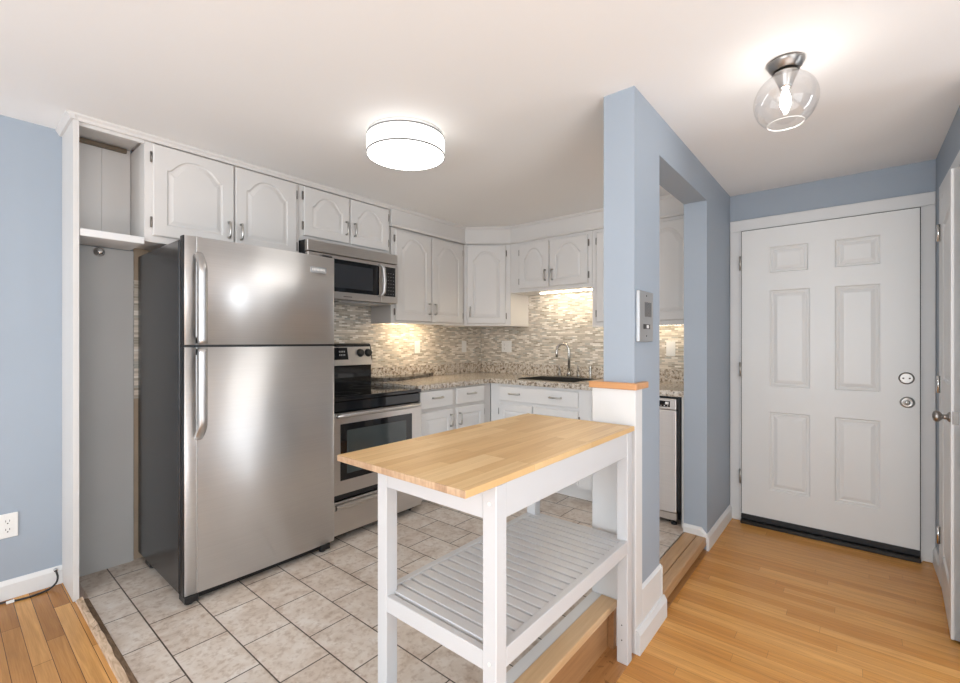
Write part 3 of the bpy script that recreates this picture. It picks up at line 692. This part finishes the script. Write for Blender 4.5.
mb = MB(); mb.fbox(U,ma+.02,mc-.02,1.583,1.590,-.29,-.01); mb.fbox(U,ma+.25,2.11,1.572,1.583,-.09,.0,.003); mb.build('underside', M['alu'], r)

# ------------------------------------------------------------------ kitchen cart
CX0, CX1, CY0, CY1, CZ = .785, 1.832, .697, 1.223, .950
r = thing('kitchen_cart', (1.3,.96,0), 'white kitchen cart with butcher block top and slatted lower shelf', 'cart')
mb = MB(); mb.box(CX0,CX1,CY0,CY1,CZ-.019,CZ,.0015)
tp = mb.build('tabletop', [M['butcher'],M['butcher_end']], r)
for pl in tp.data.polygons:
    if abs(pl.normal.x) > .6: pl.material_index = 1
LW = .045; LY1 = 1.181; lx = (.905,1.763); zz = CZ-.0195
for i,x in enumerate(lx):
    for y0,zb in ((CY0+.002,0.0),(LY1-LW,ZT)):
        MB().box(x,x+LW,y0,y0+LW,zb,zz,.002).build('leg', M['cart'], r)
for y0 in (CY0+.004,LY1-.022): MB().box(lx[0]+LW,lx[1],y0,y0+.02,.838,zz,.0015).build('apron', M['cart'], r)
for x0 in (lx[0]+.002,lx[1]+LW-.022): MB().box(x0,x0+.02,CY0+.002+LW,LY1-LW,.838,zz,.0015).build('apron', M['cart'], r)
for y0 in (CY0+.002,LY1-.024): MB().box(lx[0]+LW,lx[1],y0,y0+.024,.448,.500,.0015).build('shelf_rail', M['cart'], r)
for x0 in (lx[0]+.002,lx[1]+LW-.024): MB().box(x0,x0+.022,CY0+.002+LW,LY1-LW,.444,.494,.0015).build('shelf_rail', M['cart'], r)
mb = MB(); n = 19; xa, xb = lx[0]+.03, lx[1]+LW-.028; st = (xb-xa)/n; mb.box(xa,xb,CY0+.0262,CY0+.045,.455,.4815); mb.box(xa,xb,LY1-.043,LY1-.0242,.455,.4815)
for k in range(n): mb.box(xa+st*k+.004, xa+st*(k+1)-.004, CY0+.0265, LY1-.0245, .482, .497, .0015)
mb.build('slatted_shelf', M['cart'], r)
lf = [c for c in r.children if c.name.startswith('leg')]
for z in (.155,.095): MB().lathe((lx[1]-.0003,CY0+.026,z),(-1,0,0),[(0,.0028),(.0006,.0028)],10).build('screw_hole', M['slot'], lf[2])
for z in (.882,.470): MB().lathe((lx[0]-.0002,CY0+.024,z),(-1,0,0),[(0,.006),(.002,.005)],12).build('bolt_cap', M['plastic'], lf[0])

# ------------------------------------------------------------------ lights
r = thing('ceiling_lamp', (1.551,1.787,2.2555), 'white drum shaped flush ceiling lamp, lit, above the kitchen', 'lamp')
O = (1.551,1.787,0)
MB().lathe((*O[:2],2.345),(0,0,1),[(0,.192),(.022,.192)],48).build('ceiling_plate', M['plastic'], r)  # plate widened over the unseen shade top to block light onto the ceiling
MB().lathe((*O[:2],2.262),(0,0,1),[(0,.199),(.086,.199),(.086,.1965),(0,.1965)],64,False).build('shade', M['shade'], r)
MB().lathe((*O[:2],2.257),(0,0,1),[(0,.150),(.0,.196),(.004,.1965),(.006,.15)],64).build('diffuser', M['diffuser'], r)
for z in (2.2555,2.3410):
    MB().lathe((*O[:2],z),(0,0,1),[(0,.1970),(0,.2006),(.0072,.2006),(.0072,.1970)],64,False).build('band', M['band'], r)
MB().lathe((*O[:2],2.285),(0,0,1),[(0,.02),(.02,.03),(.045,.02)],16).build('bulb', emit('drum_lamp_bulb',(1,.94,.86),1.2), r)

r = thing('globe_ceiling_lamp', (2.075,.205,2.11), 'clear glass globe ceiling lamp with lit bulb in the entry hall', 'lamp')
O = (2.075,.205)
MB().lathe((*O,ZC-.001),(0,0,-1),[(0,.061),(.008,.062),(.014,.057),(.024,.054),(.028,.048),(.036,.045)],40).build('canopy', M['knob'], r)
MB().lathe((*O,ZC-.043),(0,0,-1),[(0,.040),(.006,.040),(.05,.022),(.060,.020)],32).build('socket', M['nickel'], r)
gl = []
zc = ZC-.150; R0 = .106
for k in range(2,25):
    a = math.pi*(k/26); gl.append((-(R0*math.cos(a)), R0*math.sin(a)))
gl = [( -h, q) for h,q in gl][::-1]
gl = [(h,q) for h,q in gl if h > -.093 and h < .100]
mb = MB(); mb.lathe((*O,zc),(0,0,1),gl,48,False); mb.build('globe', M['glass'], r)
q0 = gl[0] if gl[0][0] < 0 else gl[-1]
MB().lathe((*O,zc+q0[0]),(0,0,1),[(-.002,q0[1]-.002),(-.002,q0[1]+.001),(.002,q0[1]+.001),(.002,q0[1]-.002),(-.002,q0[1]-.002)],48,False).build('globe_rim', M['plastic'], r)
MB().lathe((*O,ZC-.104),(0,0,-1),[(0,.008),(.012,.010),(.035,.017),(.06,.018),(.075,.012),(.080,.004)],20).build('bulb', M['bulb'], r)

mb = MB(); mb.box(3.58,3.60,1.70,2.25,1.7425,1.7478,.002); mb.build('under_cabinet_light', M['ledstrip'], label='thin lit strip light under the short cabinet over the sink', cat='lamp', group='lights under the wall cabinets')
mb = MB(); mb.box(2.52,2.84,2.875,2.905,1.450,1.4628,.002); mb.build('under_cabinet_light', emit('lit_puck',(1,.80,.55),42), label='small warm lit lamp under the tall cabinet right of the microwave', cat='lamp', group='lights under the wall cabinets')
mb = MB(); mb.box(3.60,3.64,.95,1.55,1.424,1.4358,.002); mb.build('under_cabinet_light', emit('lit_strip_end',(1,.84,.62),8), label='strip light under the tall cabinet over the dishwasher', cat='lamp', group='lights under the wall cabinets')

# ------------------------------------------------------------------ small wall things
def outlet(F, u, z, n, label, kind, w=.07, h=.115):
    r = thing('wall_outlet', F.p(u,z-h/2,n), label, 'outlet', 'outlet and switch plates')
    MB().fbox(F,u-w/2,u+w/2,z-h/2,z+h/2,n,n+.006,.002).build('cover_plate', M['plastic'], r)
    us = [u] if w < .1 else [u-.023,u+.023]
    for k,uu in enumerate(us):
        if kind[k] == 'd':
            for dz in (-.02,.02):
                f = MB().lathe(F.p(uu,z+dz,n+.006),F.n,[(0,.0165),(.002,.016)],20).build('receptacle', M['plastic'], r)
                mb = MB(); mb.fbox(F,uu-.0075,uu-.0055,z+dz-.001,z+dz+.008,n+.0081,n+.0085); mb.fbox(F,uu+.0055,uu+.0075,z+dz-.001,z+dz+.008,n+.0081,n+.0085); mb.lathe(F.p(uu,z+dz-.008,n+.0081),F.n,[(0,.0028),(.0004,.0028)],10); mb.build('slots', M['slot'], f)
        else:
            f = MB().fbox(F,uu-.016,uu+.016,z-.033,z+.033,n+.006,n+.0085,.001).build('rocker', M['plastic'], r)
            MB().fbox(F,uu-.005,uu+.005,z-.006,z+.006,n+.0086,n+.0092).build('button', M['plastic'], f)
    return r
outlet(FB(YB), .214, .423, .001, 'white duplex outlet low on the blue grey wall left of the cabinets', 'd')
outlet(FB(YB-.010), 2.811, 1.247, .001, 'white outlet plate on the mosaic backsplash nearest the range', 'g')
outlet(FB(YB-.010), 3.457, 1.246, .001, 'white outlet plate on the mosaic backsplash close to the inner corner', 'g')
outlet(FA(XE-.010), 2.748, 1.247, .001, 'wide double plate on the mosaic backsplash left of the faucet', 'gd', .125)
outlet(FA(XE-.010), 1.128, 1.240, .001, 'white switch plate on the mosaic backsplash seen through the wall opening', 'g', .07)
I = FB(YH)
r = thing('intercom', I.p(1.96,1.297,0), 'silver metal intercom panel on the blue grey pillar', 'intercom')
MB().fbox(I,1.877,2.045,1.297,1.514,.001,.016,.003).build('cover', M['alu'], r)
mb = MB()
for k in range(7): mb.fbox(I,1.942+.012*k-.0,1.946+.012*k,1.405,1.468,.0161,.0167)
mb.build('speaker_slots', M['slot'], r)
mb = MB(); mb.fbox(I,1.925,1.998,1.352,1.372,.0161,.0190); mb.build('button', M['black'], r)
MB().fbox(I,1.955,1.978,1.355,1.369,.0191,.021).build('button', M['plastic'], r)
for z in (1.322,1.495): MB().lathe(I.p(1.961,z,.016),I.n,[(0,.004),(.0015,.003)],10).build('screw', M['slot'], r)
# coaxial cable on the oak floor
cps = [(.378,3.066,.158),(.380,3.058,.150),(.384,3.052,.125),(.376,3.046,.100),(.350,3.040,.083),(.315,3.030,.081),(.27,3.026,.081),(.23,3.035,.081),(.19,3.052,.082),(.12,3.06,.081),(.0,3.055,.081),(-.2,3.06,.081)]
sm = []
for i in range(len(cps)-1):
    p0,p1,p2,p3 = [Vector(cps[max(0,min(len(cps)-1,i+k))]) for k in (-1,0,1,2)]
    for k in range(6):
        u = k/6; sm.append(.5*((2*p1)+(-p0+p2)*u+(2*p0-5*p1+4*p2-p3)*u*u+(-p0+3*p1-3*p2+p3)*u**3))
sm.append(Vector(cps[-1]))
r = thing('cable', (.3,3.04,ZL), 'black cable lying along the white baseboard on the brown oak floor', 'cable')
MB().tube(sm, .0045, 8).build('cord', M['cable'], r)
mb = MB(); mb.tube([(.378,3.071,.160),(.379,3.062,.156)], .008, 10); mb.build('connector', M['chrome'], r)
mb = MB(); mb.box(.205,.232,3.030,3.042,.0765,.087,.001); mb.build('cable_clip', M['plastic'], r)
